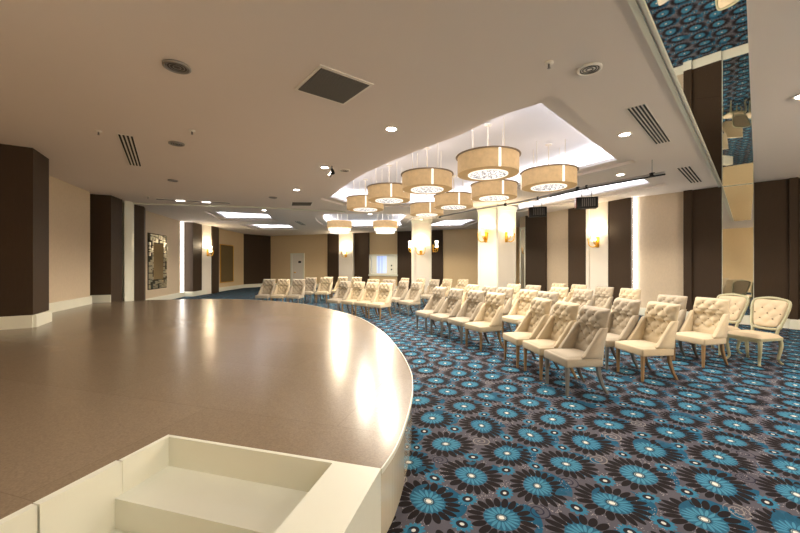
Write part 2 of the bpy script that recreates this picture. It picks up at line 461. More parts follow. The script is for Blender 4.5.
wmd = (Vector(wm1) - Vector(wm0))
wall('wall_left', tuple(Vector(wm0) - wmd * .15), wm1, M['wallpaper'])
k0, k1, k2 = P(183.5, 222.2), P(193, 222.2), P(201.8, 224.4)
trim_n[0] += 1; block('trim_%d' % trim_n[0], [k0, k1, k2, (k2[0] - 1.0, k2[1] + .1), (k0[0] - .3, k0[1] + .8)], M['dark'])
k3 = P(211, 226.0); k4 = P(217.6, 227.6)
wall('wall_left', k2, k4, M['white'])
panel(k2, k3, M['white'], out=.02, thick=0)
panel(k3, k4, M['dark'], out=.08, thick=0)
k5 = P(218.5, 228.6); k6 = P(243.6, 233.8)
wall('wall_left', k4, k5, M['white']); wall('wall_left', k5, k6, M['tan'])
k7 = P(270.9, 236.1)
wall('wall_left', k6, k7, M['dark'])
wall('wall_left', k7, fw(268), M['dark'])
for a, b, z in ((k2, k4, 0), (k5, k6, 0), (k6, k7, 0), (wm0, wm1, 0), (k0, k1, 0), (k1, k2, 0)): base('left', a, b, z, out=.06)
for a, b in ((a0, cA), (cA, dA), (wlb, wl1), (cB0, cB)): base('left', a, b, STAGE, out=.05, h=.24)
def slot_on(name, line, px0, px1, py0, py1, out, label, m, fr):
    a, b = ray_line(px0, *line), ray_line(px1, *line)
    z1 = EYE + (HY - py0) / F_PX * a[1]; z0 = EYE + (HY - py1) / F_PX * a[1]
    return wall_mirror(name, a, b, z0, z1, out, label, m, fr)
# ornate mirror with a mosaic frame
la, lb = ray_line(147.5, wm0, wm1), ray_line(166, wm0, wm1)
mz1 = EYE + (HY - 232.5) / F_PX * la[1]; mz0 = EYE - (290 - HY) / F_PX * la[1]
t = thing('ornate_mirror', 'tall mirror with wide mosaic mirror-tile frame on the beige wall behind the stage', 'mirror', (0, 0, 0))
va, vb = Vector(la), Vector(lb); dd = (vb - va); Wd = dd.length; dd.normalize()
fwid = .30 * Wd / 1.6
bm = BM(); slab(bm, va, vb, mz0, mz1, .03, 0); obj('backing', bm, M['mosaic'], t)
bm = BM(); slab(bm, va + dd * .42, vb - dd * .42, mz0 + .42, mz1 - .42, .05, 0); obj('mirror_glass', bm, M['mirror'], t)
H = mz1 - mz0
TM = mirror('tile_mirror', (.90, .86, .72), .38)
rnd = random.Random(3)
def tiles(u0, u1, v0, v1):
    bm = BM(); u = u0
    while u < u1 - .05:
        v = v0; du = min(rnd.uniform(.1, .24), u1 - u)
        while v < v1 - .05:
            dvv = min(rnd.uniform(.08, .3), v1 - v)
            if rnd.random() < .8: slab(bm, va + dd * (u + .018), va + dd * (u + du - .018), mz0 + v + .018, mz0 + v + dvv - .018, .055 + rnd.random() * .02, 0)
            v += dvv
        u += du
    obj('tile_frame', bm, TM, t)
tiles(.02, .40, .02, H - .02); tiles(Wd - .40, Wd - .02, .02, H - .02); tiles(.42, Wd - .42, .02, .40); tiles(.42, Wd - .42, H - .40, H - .02)
slot_on('wall_mirror', (k5, k6), 219.8, 233, 244, 283, .03, 'bronze tinted mirror panel on the tan wall in the far left corner', 'bronze_mirror', .05)
g0 = Vector(wm1) - wmd.normalized() * .9
g0 = Vector(wm1) - wmd.normalized() * .34
glow(tuple(g0), wm1, .04, 'bright vertical light strip at the left end of the dark column behind the stage', z0=.2)

# ------------------------------------------------------------------ ceiling with recesses
arc = [P(541, 103), P(495, 118), P(460, 135), P(425, 148), P(390, 162), P(355, 179), P(330, 197.2)]
R1 = smooth_path(arc, 3) + [(-1.9, 12.75), (0.2, 13.1), (1.7, 12.95), (2.35, 11.9), (3.2, 10.2), (4.0, 8.75), (4.65, 7.6)]
R2 = smooth_path([(-2.9, 15.5), (-3.35, 15.8), (-3.68, 17.0), (-3.85, 18.5), (-3.8, 19.9), (-3.4, 20.9)], 3) + [(0.1, 20.4), (0.0, 18.5), (0.3, 16.2), (0.0, 15.6)]
R3 = [(6.75, 10.55), (5.95, 9.65), (4.3, 12.2), (3.7, 14.95), (4.6, 15.5), (5.6, 12.7)]
R3 = [P(650, 183), P(641, 177.5), P(590, 188), P(519, 204.3), P(519, 209.3), P(590, 195.5)]
R4 = [(2.3, 17.6), (3.8, 17.3), (3.5, 20.3), (1.5, 20.6)]
R5 = [P(214, 211), P(267, 213.6), P(272, 218.6), P(226, 218.2)]
R6 = [P(246, 223.8), P(287, 224.3), P(294, 228), P(260, 228)]
outer = [(-15, -8), (15, -8), (15, 30), (-15, 30)]
recs = [(R1, .42, .30), (R2, .35, .35), (R3, .30, .35), (R4, .3, .25), (R5, .28, .3), (R6, .28, .3)]
recs = [([(x * (ZC + .07) / ZC, y * (ZC + .07) / ZC) for x, y in q], d, st_) for q, d, st_ in recs]
bm = BM()
loops = []
def addloop(bm, pts, z):
    vs = [bm.verts.new((x, y, z)) for x, y in pts]
    return [bm.edges.new((vs[i], vs[(i + 1) % len(vs)])) for i in range(len(vs))], vs
es, _ = addloop(bm, outer, CEIL)
for poly, dep, step in recs:
    o = offset(poly, step) if step else poly
    e, _ = addloop(bm, o, CEIL); es += e
bmesh.ops.triangle_fill(bm, use_beauty=True, edges=es)
# steps up to the inner opening
for poly, dep, step in recs:
    if step:
        o = offset(poly, step); n = len(poly)
        a = [bm.verts.new((x, y, CEIL)) for x, y in o]; b = [bm.verts.new((x, y, CEIL + .07)) for x, y in o]; c = [bm.verts.new((x, y, CEIL + .07)) for x, y in poly]
        for i in range(n):
            j = (i + 1) % n
            bm.faces.new((a[i], a[j], b[j], b[i])); bm.faces.new((b[i], b[j], c[j], c[i]))
struct('ceiling', bm, M['ceiling'])
for idx, (poly, dep, step) in enumerate(recs):
    z0 = CEIL + (.07 if step else 0); z1 = z0 + .07; z2 = z0 + dep
    cove = .28
    bm = BM(); n = len(poly); o = offset(poly, cove)
    mk = lambda pts, z: [bm.verts.new((x, y, z)) for x, y in pts]
    rings = [mk(poly, z0), mk(poly, z1), mk(o, z1), mk(o, z2)]
    for a, b in zip(rings, rings[1:]):
        for i in range(n): bm.faces.new((a[i], a[(i + 1) % n], b[(i + 1) % n], b[i]))
    e, _ = addloop(bm, o, z2); bmesh.ops.triangle_fill(bm, use_beauty=True, edges=e)
    ob = struct('ceiling', bm, M['recess'])
    # led strip lying on the hidden ledge
    p1, p2 = offset(poly, cove * .45), offset(poly, cove * .75)
    bm = BM(); a = mk(p1, z1 + .02); b = mk(p2, z1 + .02)
    for i in range(n): bm.faces.new((a[i], a[(i + 1) % n], b[(i + 1) % n], b[i]))
    lab = ['hidden strip light around the large chandelier recess', 'hidden strip light around the far rounded ceiling recess', 'hidden strip light around the long recess along the right wall',
           'hidden strip light around the small recess right of the slim column', 'hidden strip light around the nearer small recess at far left', 'hidden strip light around the farthest small recess at far left'][idx]
    tag(obj('cove_light', bm, M['led_cove']), lab, 'light')
# soffit line across the ceiling
s0, s1, s2 = P(125, 202.6), P(240, 206.0), P(345, 211.2)
bm = BM()
for a, b in ((s0, s1), (s1, s2)):
    slab(bm, a, b, CEIL - .05, CEIL, .04, .04)
trim_n[0] += 1; struct('trim_%d' % trim_n[0], bm, M['cream'])

# mirrored band across the ceiling
m0, m1 = (1.2, 2.14), P(723.2, 187.0); n0, n1 = (1.95, 2.03), P(754.4, 183.8)
t = thing('ceiling_mirror', 'long mirrored band set in the ceiling running to the right wall', 'mirror', (0, 0, 0))
def lerp(a, b, f): return (a[0] + (b[0] - a[0]) * f, a[1] + (b[1] - a[1]) * f)
for i, (f0, f1) in enumerate(((0, .33), (.3305, .66), (.6605, .999))):
    bm = BM(); prism(bm, [lerp(m0, m1, f0), lerp(m0, m1, f1), lerp(n0, n1, f1), lerp(n0, n1, f0)], CEIL - .012, CEIL)
    obj('mirror_panel', bm, M['mirror'], t)
for a, b in ((m0, m1), ):
    for off, zz, w in ((0, .03, .025), (.05, .018, .05)):
        bm = BM(); d = (Vector(b) - Vector(a)).normalized(); nn = Vector((-d.y, d.x))
        A0, B0 = Vector(a) + nn * off, Vector(b) + nn * off
        prism(bm, [tuple(A0), tuple(B0), tuple(B0 + nn * w), tuple(A0 + nn * w)], CEIL - zz, CEIL)
        obj('edge_trim', bm, M['cream'], t)

# ------------------------------------------------------------------ stage
edge = smooth_path([(-.112, 2.09), (-.033, 2.33), (.035, 2.68), (.098, 3.16), (.122, 3.55), (.114, 4.06), (-.014, 5.01), (-.325, 6.41), (-.906, 8.04), (-1.70, 9.35), (-3.16, 11.1), (-5.2, 12.3), (-7.0, 12.55)], 5)
Rp, Lp = Vector((-.112, 2.09)), Vector((-1.61, 2.5))
wv = (Lp - Rp).normalized(); tv = Vector((wv.y, -wv.x))
if tv.y > 0: tv = -tv
def SB(a, b): p = Rp + wv * a + tv * b; return (p.x, p.y)
BW = (Lp - Rp).length
tail = [(-8.6, 12.2), (-9.0, 11.75), (cB[0] - .1, cB[1] + .15), (cB0[0] - .1, cB0[1] + .1), wl1, wlb, (a0[0], a0[1] + 1.1), a0, (-3.7 + .35, .5 - .25), SB(BW + .05, 2.4), SB(BW + .05, .34), SB(BW, .34), SB(BW, 0)]
st = thing('stage', 'large low curved stage with brown laminate top and cream edge on the left', 'stage', (0, 0, 0))
deckpts = edge + tail
bm = BM(); prism(bm, deckpts, STAGE - .025, STAGE); obj('deck', bm, M['deck'], st)
inner = edge
bm = BM()
eo = [Vector(p) for p in edge]
def path_strip(pts, d0, d1, z0, z1):
    n = len(pts); outp = []; inp = []
    for i in range(n):
        d = (Vector(pts[min(i + 1, n - 1)]) - Vector(pts[max(i - 1, 0)])).normalized(); nn = Vector((d.y, -d.x))
        outp.append(tuple(Vector(pts[i]) + nn * d1)); inp.append(tuple(Vector(pts[i]) + nn * d0))
    for i in range(n - 1): prism(bm, [inp[i], inp[i + 1], outp[i + 1], outp[i]], z0, z1)
path_strip(edge, -.03, -.004, 0, STAGE - .025); bmesh.ops.remove_doubles(bm, verts=bm.verts, dist=1e-4)
obj('skirt', bm, M['skirt'], st)
bm = BM(); path_strip(edge, -.001, .008, STAGE - .03, STAGE + .002); obj('edge_trim', bm, M['cream'], st)
# recessed steps
sw = obj('stair_well', prism(BM(), [SB(0, .001), SB(.30, .001), SB(.30, 1.6), SB(0, 1.6)], 0, STAGE + .003), M['cream'], st)
bm = BM(); prism(bm, [SB(.30, .0), SB(BW, .0), SB(BW, .025), SB(.30, .025)], 0, STAGE + .003)
prism(bm, [SB(BW - .004, 0), SB(BW + .028, 0), SB(BW + .028, .34), SB(BW - .004, .34)], 0, STAGE + .003)
obj('lip', bm, M['cream'], sw)
bm = BM(); prism(bm, [SB(BW + .0, .34), SB(BW + .05, .34), SB(BW + .05, .745), SB(BW + .0, .745)], 0, STAGE - .002)
prism(bm, [SB(BW + .006, .752), SB(BW + .05, .752), SB(BW + .05, 2.4), SB(BW + .005, 2.4)], 0, STAGE - .002)
obj('side_board', bm, M['cream'], sw)
bm = BM(); prism(bm, [SB(.30, .025), SB(BW, .025), SB(BW, .385), SB(.30, .385)], .23, .25); obj('tread', bm, M['cream'], sw)
bm = BM(); prism(bm, [SB(.30, .365), SB(BW, .365), SB(BW, .383), SB(.30, .383)], .07, .23); obj('riser', bm, M['cream'], sw)
bm = BM(); prism(bm, [SB(.30, .025), SB(BW, .025), SB(BW, 1.0), SB(.30, 1.0)], .0, .07); obj('tread', bm, M['cream'], sw)

# ------------------------------------------------------------------ ceiling fixtures
def light_point(name, loc, W, rad=.05, col=(1, .9, .78)):
    l = bpy.data.lights.new(name, 'POINT'); l.energy = W; l.shadow_soft_size = rad; l.color = col
    o = bpy.data.objects.new(name, l); COL.objects.link(o); o.location = loc; return o
def light_spot(name, loc, W, ang=120, rad=.05, col=(1, .92, .82), blend=.6):
    l = bpy.data.lights.new(name, 'SPOT'); l.energy = W; l.spot_size = math.radians(ang); l.spot_blend = blend; l.shadow_soft_size = rad; l.color = col
    o = bpy.data.objects.new(name, l); COL.objects.link(o); o.location = loc; return o
# downlights
proto = None
DL = [((391.3, 128.5), 1, 'lit downlight above the stage near the big ceiling recess, nearest the camera'),
      ((324.8, 167), 1, 'lit downlight beside the small ceiling spotlight'),
      ((296.6, 189.6), 1, 'lit downlight between the stage and the far ceiling recess'),
      ((264, 210.0), 1, 'lit downlight beside the small square recess at far left'),
      ((370, 213.8), 1, 'lit downlight between the two ceiling recesses with chandeliers'),
      ((624.6, 134), 1, 'lit downlight next to the nearer slotted vent on the right'),
      ((620.5, 174.4), 1, 'lit downlight above the pipe rail on the right'),
      ((804, 95), 1, 'lit downlight at the right edge of the picture'),
      ((421.5, 219.2), 1, 'lit downlight in front of the slim column')]
for (px, py), lit, lab in DL:
    p = P(px, py)
    if proto is None:
        proto = thing('downlight', lab, 'ceiling light', (*p, CEIL), 0, 'round downlights')
        bm = BM(); lathe(bm, [(.075, .0), (.11, 0.0), (.115, -.012), (.105, -.02), (.08, -.014)], 32, closed=True); obj('rim', bm, M['vent_white'], proto, True)
        bm = BM(); lathe(bm, [(.08, -.004), (.08, -.012)], 24); obj('lens', bm, M['lamp'], proto)
    else: dup(proto, (*p, CEIL), 0, lab)
    light_spot('downlight_lamp', (*p, CEIL - .03), 40, 125, .06)
for p in ((-1.1, 2.2), (5, 1), (7.4, 3.4), (3, -2)):  # unseen downlights, added as fill for the near area
    dup(proto, (*p, CEIL), 0, 'added fill downlight in the ceiling out of view'); light_spot('downlight_lamp', (*p, CEIL - .03), 40 if p[0] < 0 else 80, 150, .08, (1, .93, .84))
# dark round fixtures (speakers, off lamps)
def round_grille(p, r, lab, dark=True):
    t = thing('ceiling_speaker', lab, 'ceiling speaker', (*p, CEIL), 0, 'round ceiling grilles')
    bm = BM(); lathe(bm, [(r * .8, 0), (r, 0), (r, -.02), (r * .86, -.026), (r * .8, -.02)], 32, closed=True); obj('rim', bm, M['vent_white'] if not dark else M['steel'], t, True)
    bm = BM(); lathe(bm, [(r * .82, -.001), (r * .82, -.012), (r * .4, -.012)], 32); obj('grille', bm, M['grille'] if dark else M['vent_white'], t)
    for k in (.25, .5, .7):
        bm = BM(); lathe(bm, [(r * k, -.012), (r * k + .008, -.012), (r * k + .008, -.018), (r * k, -.018)], 28, closed=True); obj('grille_ring', bm, M['steel'] if dark else M['grille'], t)
round_grille(P(177, 66.2), .14, 'dark round ceiling speaker above the stage, the largest on the left')
round_grille(P(176.5, 143.3), .13, 'dark round ceiling fitting right of the slotted vent on the left')
round_grille(P(173, 180.3), .12, 'small dark round ceiling fitting above the far stage')
round_grille(P(589.5, 68.3), .13, 'pale round ceiling speaker on the right half of the ceiling', False)
round_grille(P(344.5, 170), .13, 'round ceiling grille beside the small ceiling spotlight', False)
round_grille(P(273, 197.3), .13, 'dark round ceiling fitting in front of the soffit line')
def smoke(p, lab):
    t = thing('smoke_detector', lab, 'smoke detector', (*p, CEIL), 0, 'small ceiling sensors')
    bm = BM(); lathe(bm, [(.05, 0), (.05, -.012), (.03, -.02)], 20); obj('cover', bm, M['vent_white'], t, True)
    bm = BM(); lathe(bm, [(.012, -.02), (.012, -.06), (.02, -.065)], 12); obj('nozzle', bm, M['steel'], t, True)
smoke(P(98.5, 131), 'small sprinkler head in the ceiling at far left above the dark column')
smoke(P(549, 62.5), 'small sprinkler head in the ceiling left of the pale round speaker')
smoke(P(148, 196.5), 'small sprinkler head by the slot line above the back of the stage')
smoke(P(192, 130.5), 'small sprinkler head in the ceiling near the dark round fittings')
# small spotlight on the ceiling
sp = P(332, 166)
t = thing('ceiling_spotlight', 'small black and silver spotlight hanging from the ceiling above the stage', 'spotlight', (*sp, CEIL))
bm = BM(); tube(bm, [(0, 0, 0), (0, 0, -.12)], .012); obj('stem', bm, M['black'], t)
bm = BM(); tube(bm, [(.0, 0, -.08), (.03, -.05, -.18)], .035, 12, .045); obj('head', bm, M['black'], t)
bm = BM(); tube(bm, [(-.0, .03, -.12), (-.05, .0, -.24)], .03, 12, .035); obj('second_head', bm, M['steel'], t)
# slotted vents
def slot_vent(a, b, w, n, lab, frame='vent_white'):
    a, b = Vector(a), Vector(b); c = (a + b) / 2; Ln = (b - a).length; rz = math.atan2(b.y - a.y, b.x - a.x)
    t = thing('slotted_vent', lab, 'air vent', (*c, CEIL), rz, 'linear ceiling vents')
    bm = BM(); box(bm, -Ln / 2, Ln / 2, -w / 2, w / 2, -.008, 0); obj('frame', bm, M[frame], t)
    for k in range(n):
        y = (k + .5) / n * w - w / 2
        bm = BM(); box(bm, -Ln / 2 + .01, Ln / 2 - .01, y - w / n * .25, y + w / n * .25, -.012, -.007); obj('slot', bm, M['black'], t)
    return t, c, rz
mid = lambda p, q: ((p[0] + q[0]) / 2, (p[1] + q[1]) / 2)
slot_vent(mid(P(627.5, 108), P(644, 103.5)), mid(P(670.5, 141), P(656, 143.5)), .23, 5, 'long slotted ceiling vent on the right, the nearer of two')
slot_vent(mid(P(678.8, 168), P(688, 165.8)), mid(P(701, 181), P(692, 183)), .26, 4, 'slotted ceiling vent near the right wall and the mirrored band')
slot_vent(mid(P(118.8, 134.8), P(132, 134.8)), mid(P(142, 166), P(129, 164.5)), .23, 4, 'long slotted ceiling vent above the left of the stage')
slot_vent(P(297, 221.3), P(304, 225), .28, 3, 'slotted ceiling vent between the far left recess and the rounded recess')
slot_v = slot_vent(P(156, 198.9), P(230, 203), .22, 1, 'long thin slot in the ceiling over the back of the stage')
for px, py in ((180.4, 200.2), (206.6, 202)):
    p = Vector(P(px, py)) - slot_v[1]; q = Matrix.Rotation(-slot_v[2], 2) @ p
    bm = BM(); box(bm, q.x - .13, q.x + .13, -.06, .06, -.03, -.012); obj('lamp', bm, M['led'], slot_v[0])['label'] = 'bright lamp'
def square_vent(cs, lab):
    c = [Vector(p) for p in cs]; cc = sum(c, Vector((0, 0))) / 4
    t = thing('ceiling_grille', lab, 'air vent', (*cc, CEIL))
    ux = (c[1] - c[0] + c[2] - c[3]) / 4; uy = (c[3] - c[0] + c[2] - c[1]) / 4
    q = lambda u, v: tuple(ux * u + uy * v)
    bm = BM(); prism(bm, [q(-1, -1), q(1, -1), q(1, 1), q(-1, 1)], -.012, 0); obj('frame', bm, M['vent_white'], t)
    bm = BM(); prism(bm, [q(-.9, -.88), q(.9, -.88), q(.9, .88), q(-.9, .88)], -.016, -.01); obj('grille', bm, M['grille'], t)
    bm = BM()
    for k in range(24):
        v = -.86 + k * 1.72 / 23; prism(bm, [q(-.88, v - .015), q(.88, v - .015), q(.88, v + .015), q(-.88, v + .015)], -.021, -.016)
    obj('slats', bm, mat('grille_slat', (.16, .15, .135), .6), t)
square_vent([P(320, 64.5), P(374, 83.5), P(344, 104.5), P(294, 88.5)], 'square dark return-air grille in the ceiling above the stage')
square_vent([P(292, 201.8), P(313, 201.8), P(312, 205.4), P(290, 205.2)], 'small dark rectangular grille in the ceiling before the soffit line')

# ------------------------------------------------------------------ chandeliers
RC = CEIL + .42
def drum():
    t = thing('drum_chandelier', 'x', 'chandelier', (0, 0, 0), 0, 'round drum chandeliers')
    bm = BM(); lathe(bm, [(.555, 0), (.570, 0), (.570, .33), (.555, .33)], 64, closed=True); obj('shade', bm, M['shade'], t, False)
    bm = BM(); lathe(bm, [(.53, .325), (.60, .325), (.605, .335), (.60, .345), (.53, .345)], 64, closed=True); obj('top_rim', bm, M['steel'] if 0 else mat('rim_tan', (.24, .18, .12), .5), t)
    bm = BM(); lathe(bm, [(.36, 0), (.56, 0), (.56, .012), (.36, .012)], 64, closed=True); obj('base_ring', bm, M['plate'], t)
    bm = BM(); lathe(bm, [(.345, -.016), (.372, -.016), (.372, .012), (.345, .012)], 48, closed=True); obj('glass_rim', bm, M['strap'], t)
    bm = BM(); lathe(bm, [(.001, -.01), (.345, -.01), (.345, -.002), (.001, -.002)], 48, closed=True); obj('crystal_disc', bm, M['crystal'], t)
    for k in range(3):
        a = -PI / 2 + .12 + k * 2 * PI / 3
        Mx = Matrix.Rotation(a, 4, 'Z')
        bm = BM(); box(bm, .569, .582, -.022, .022, -.005, .345, M=Mx); obj('strap', bm, M['strap'], t)
    for k in range(4):
        a = PI / 4 * 0 + .55 + k * PI / 2; x, y = .40 * math.cos(a), .40 * math.sin(a)
        bm = BM(); tube(bm, [(x, y, .01), (x, y, .94)], .008, 6); obj('rod', bm, M['white'], t)
    bm = BM(); tube(bm, [(0, 0, .01), (0, 0, .94)], .016, 8); obj('stem', bm, M['white'], t)
    bm = BM(); lathe(bm, [(.07, .945), (.07, .925), (.03, .915)], 20); obj('canopy', bm, M['white'], t, True)
    return t
drum0 = drum()
DH = RC - .945
CH = [((1.67, 6.75), 'largest drum chandelier, nearest the camera in the big recess'),
      ((.62, 8.11), 'drum chandelier directly left of the nearest one, second in the left arc'),
      ((-.29, 9.5), 'drum chandelier third in the left arc of the big recess'),
      ((-1.08, 11.05), 'drum chandelier at the far left end of the big recess'),
      ((3.29, 7.86), 'rightmost drum chandelier, above the two black floodlights'),
      ((2.42, 9.15), 'drum chandelier hanging before the square pillar'),
      ((1.60, 10.6), 'drum chandelier third in the right arc, left of the square pillar'),
      ((.92, 12.2), 'drum chandelier at the far end of the right arc, above the slim column')]
for i, (p, lab) in enumerate(CH):
    if i == 0: drum0.location = (*p, DH); drum0['label'] = lab
    else: dup(drum0, (*p, DH), 0, lab)
    light_point('chandelier_bulb', (*p, DH + .22), 2.5, .12, (1, .95, .92))
    light_spot('chandelier_lamp', (*p, DH - .04), 70, 172, .03, (1, .87, .70), .25)
def tiered(p, lab):
    t = thing('tiered_chandelier', lab, 'chandelier', (*p, CEIL - .42), 0, 'tiered chandeliers in the far recess')
    bm = BM(); lathe(bm, [(.59, 0), (.61, 0), (.61, .32), (.59, .32)], 48, closed=True); obj('shade', bm, M['shade'], t)
    for k, (r, z) in enumerate(((.55, -.12), (.47, -.26))):
        bm = BM(); lathe(bm, [(r - .02, z), (r, z), (r, z + .09), (r - .02, z + .09)], 48, closed=True); obj('lower_ring', bm, M['strap'], t)
        bm = BM(); lathe(bm, [(.001, z + .03), (r - .03, z + .03), (r - .03, z + .04), (.001, z + .04)], 40, closed=True); obj('crystal_disc', bm, M['crystal'], t)
    for k in range(4):
        a = .4 + k * PI / 2; bm = BM(); tube(bm, [(.4 * math.cos(a), .4 * math.sin(a), -.2), (.4 * math.cos(a), .4 * math.sin(a), .82)], .01, 6); obj('rod', bm, M['white'], t)
    light_point('chandelier_bulb', (*p, CEIL - .42 + .28), 6, .12, (1, .95, .9))
    light_spot('chandelier_lamp', (*p, CEIL - .72), 190, 174, .04, (1, .82, .58), .2)
tp0 = (CEIL - .42 + .32 - EYE)
tiered(P(339.5, 221.5, tp0), 'left of the two tiered drum chandeliers in the far rounded recess')
tiered(P(385.3, 221.5, tp0), 'right of the two tiered drum chandeliers in the far rounded recess')

# ------------------------------------------------------------------ columns
def column(pts, lab, name='square_pillar'):
    c = sum((Vector(p) for p in pts), Vector((0, 0))) / len(pts)
    t = thing(name, lab, 'pillar', (*c, 0))
    loc = [tuple(Vector(p) - c) for p in pts]
    bm = BM(); prism(bm, loc, 0, CEIL); obj('shaft', bm, M['white'], t)
    bm = BM(); prism(bm, offset(loc, .04), 0, .24); obj('base_moulding', bm, M['cream'], t)
    bm = BM(); prism(bm, offset(loc, .05), CEIL - .10, CEIL); prism(bm, offset(loc, .025), CEIL - .18, CEIL - .10); obj('capital', bm, M['cream'], t)
    # raised border on each face
    n = len(loc)
    for i in range(n):
        a, b = Vector(loc[i]), Vector(loc[(i + 1) % n]); d = (b - a).normalized(); nn = Vector((d.y, -d.x))
        if nn.dot((a + b) / 2) < 0: nn = -nn
        bm = BM()
        for s0_, s1_ in ((a + d * .03, a + d * .09), (b - d * .09, b - d * .03)):
            prism(bm, [tuple(s0_), tuple(s1_), tuple(s1_ + nn * .015), tuple(s0_ + nn * .015)], .24, CEIL - .18)
        obj('corner_bead', bm, M['cream'], t)
    return t
pl, pn, pr = (3.02, 13.75), (3.58, 13.1), (4.50, 13.78)
pb = (3.94, 14.43)
column([pl, pn, pr, pb], 'broad square cream pillar standing corner-on among the chairs')
c0, c1 = (412 - 400) / F_PX * 17.5, (431 - 400) / F_PX * 17.5
column([(c0, 17.5), (c1, 17.35), (c1 + .02, 18.25), (c0 + .02, 18.4)], 'slim square cream column with three wall lamps in front of the far wall', 'slim_column')

# ------------------------------------------------------------------ sconces
def sconce(amber=False):
    t = thing('wall_sconce', 'x', 'wall lamp', (0, 0, 0), 0, 'gold wall sconces')
    # local: wall at y=0, lamp sticks out to -y
    bm = BM(); box(bm, -.045, .045, -.025, 0, -.16, .10, .012); obj('backplate', bm, M['gold'], t, True)
    for s in (-1, 1):
        pts = smooth_path([(0, -.02, -.10), (s * .06, -.08, -.15), (s * .13, -.13, -.10), (s * .15, -.14, .02)], 4)
        bm = BM(); tube(bm, pts, .011, 8); lathe_pts = None
        obj('arm', bm, M['gold'], t, True)
    bm = BM(); tube(bm, smooth_path([(0, -.02, -.06), (0, -.10, -.08), (0, -.13, .0)], 4), .014, 8); obj('lamp_holder', bm, M['gold'], t, True)
    bm = BM(); lathe(bm, [(.05, 0), (.055, .02), (.04, .10), (.055, .2), (.06, .22)], 20)
    bmesh.ops.translate(bm, verts=bm.verts, vec=(0, -.13, .0)); obj('lamp_shade', bm, M['amber'] if amber else M['bulb'], t, True)
    for s in (-1, 1):
        bm = BM(); lathe(bm, [(.006, .02), (.016, .03), (.012, .06), (.002, .08)], 10); bmesh.ops.translate(bm, verts=bm.verts, vec=(s * .15, -.14, 0)); obj('finial', bm, M['gold'], t, True)
    return t
sc0 = sconce(); sc1 = sconce(True)
def on_face(px, py, a, b):
    p = ray_line(px, a, b); return p, EYE + (HY - py) / F_PX * p[1]
def put_sconce(px, py, a, b, lab, out=.0, W=14, src=[0], amber=False, outp=None):
    global used0, used1
    p, z = on_face(px, py, a, b)
    d = (Vector(b) - Vector(a)).normalized(); n = Vector((-d.y, d.x))
    view = Vector((0, 0)) if outp is None else Vector(outp)
    if n.dot(view - Vector(p)) < 0: n = -n
    p = Vector(p) + n * (out + .001); rz = math.atan2(n.y, n.x) + PI / 2
    key = 'a' if amber else 'b'
    root = sc1 if amber else sc0
    if key not in placed: root.location = (*p, z); root.rotation_euler = (0, 0, rz); root['label'] = lab; placed.add(key); root.scale = (1.5, 1.5, 1.5)
    else: dup(root, (*p, z), rz, lab)
    q = p + n * .22
    light_point('sconce_bulb', (*q, z + .36), W, .05, (1, .80, .52))
placed = set()
put_sconce(486, 236, pl, pn, 'gold wall lamp with amber shade on the left face of the square pillar', amber=True)
put_sconce(506, 236, pn, pr, 'gold wall lamp on the right face of the square pillar')
put_sconce(600, 241, R[592], R[608], 'gold wall lamp on the white strip of the right wall', out=.12, W=16)
put_sconce(207, 252, k2, k3, 'gold wall lamp on the white strip behind the stage at far left', out=.02, W=22)
put_sconce(348, 254, fw(341), fw(355), 'gold wall lamp on the white pilaster of the far wall', out=.30, W=30)
put_sconce(421, 250, (c0, 17.5), (c1, 17.35), 'gold wall lamp on the front of the slim column, the middle one of three', W=16)
# side ones of the slim column
def put_side(x, y, n, z, lab):
    rz = math.atan2(n[1], n[0]) + PI / 2
    dup(sc0, (x, y, z), rz, lab); light_point('sconce_bulb', (x + n[0] * .16, y + n[1] * .16, z + .27), 20, .05, (1, .80, .52))
put_side(c0 + .10, 17.8, (-.949, .316), 2.52, 'gold wall lamp on the left side of the slim column')
put_side(c1 + .10, 17.65, (.949, -.316), 2.52, 'gold wall lamp on the right side of the slim column')

for k, (x, y, n) in enumerate(((-3.6, .4, 1), (-1.0, -2.2, 1), (6.2, -2.0, 2), (9.4, 2.0, 2))):  # wall lamps out of view, added to brighten the room
    nn = (.707, .707) if n == 1 else (-.78, .62)
    rz = math.atan2(nn[1], nn[0]) + PI / 2
    dup(sc0, (x + nn[0] * .02, y + nn[1] * .02, 2.3), rz, 'added fill lamp on the unseen back wall')
    light_point('sconce_bulb', (x + nn[0] * .3, y + nn[1] * .3, 2.6), 9 if n == 1 else 150, .08, (1, .88, .72))  # fill light of the added lamps

# ------------------------------------------------------------------ pipe rail and floodlights
zp = 1.93
pp = [P(664, 172.5, zp), P(620, 180.5, zp), P(578, 188.5, zp), P(520, 202, zp), P(478, 209, zp), P(436, 217.5, zp)]
t = thing('lighting_rail', 'long steel pipe rail hanging under the ceiling carrying two floodlights', 'lighting rail', (0, 0, 0))
path = smooth_path([(x, y, EYE + zp) for x, y in pp], 6)
bm = BM(); tube(bm, path, .025, 8); obj('pipe', bm, M['steel'], t, True)
path2 = [(x + .10, y + .10, z - .01) for x, y, z in path[:16]]
bm = BM(); tube(bm, path2, .018, 8); obj('second_pipe', bm, M['black'], t, True)
for x, y, z in (path[2], path[12], path[20], path[29]):
    bm = BM(); tube(bm, [(x, y, z), (x, y, CEIL)], .008, 6); obj('hanger', bm, M['steel'], t)
    bm = BM(); box(bm, x - .04, x + .04, y - .04, y + .04, z - .04, z + .04, .008); obj('clamp', bm, M['black'], t)
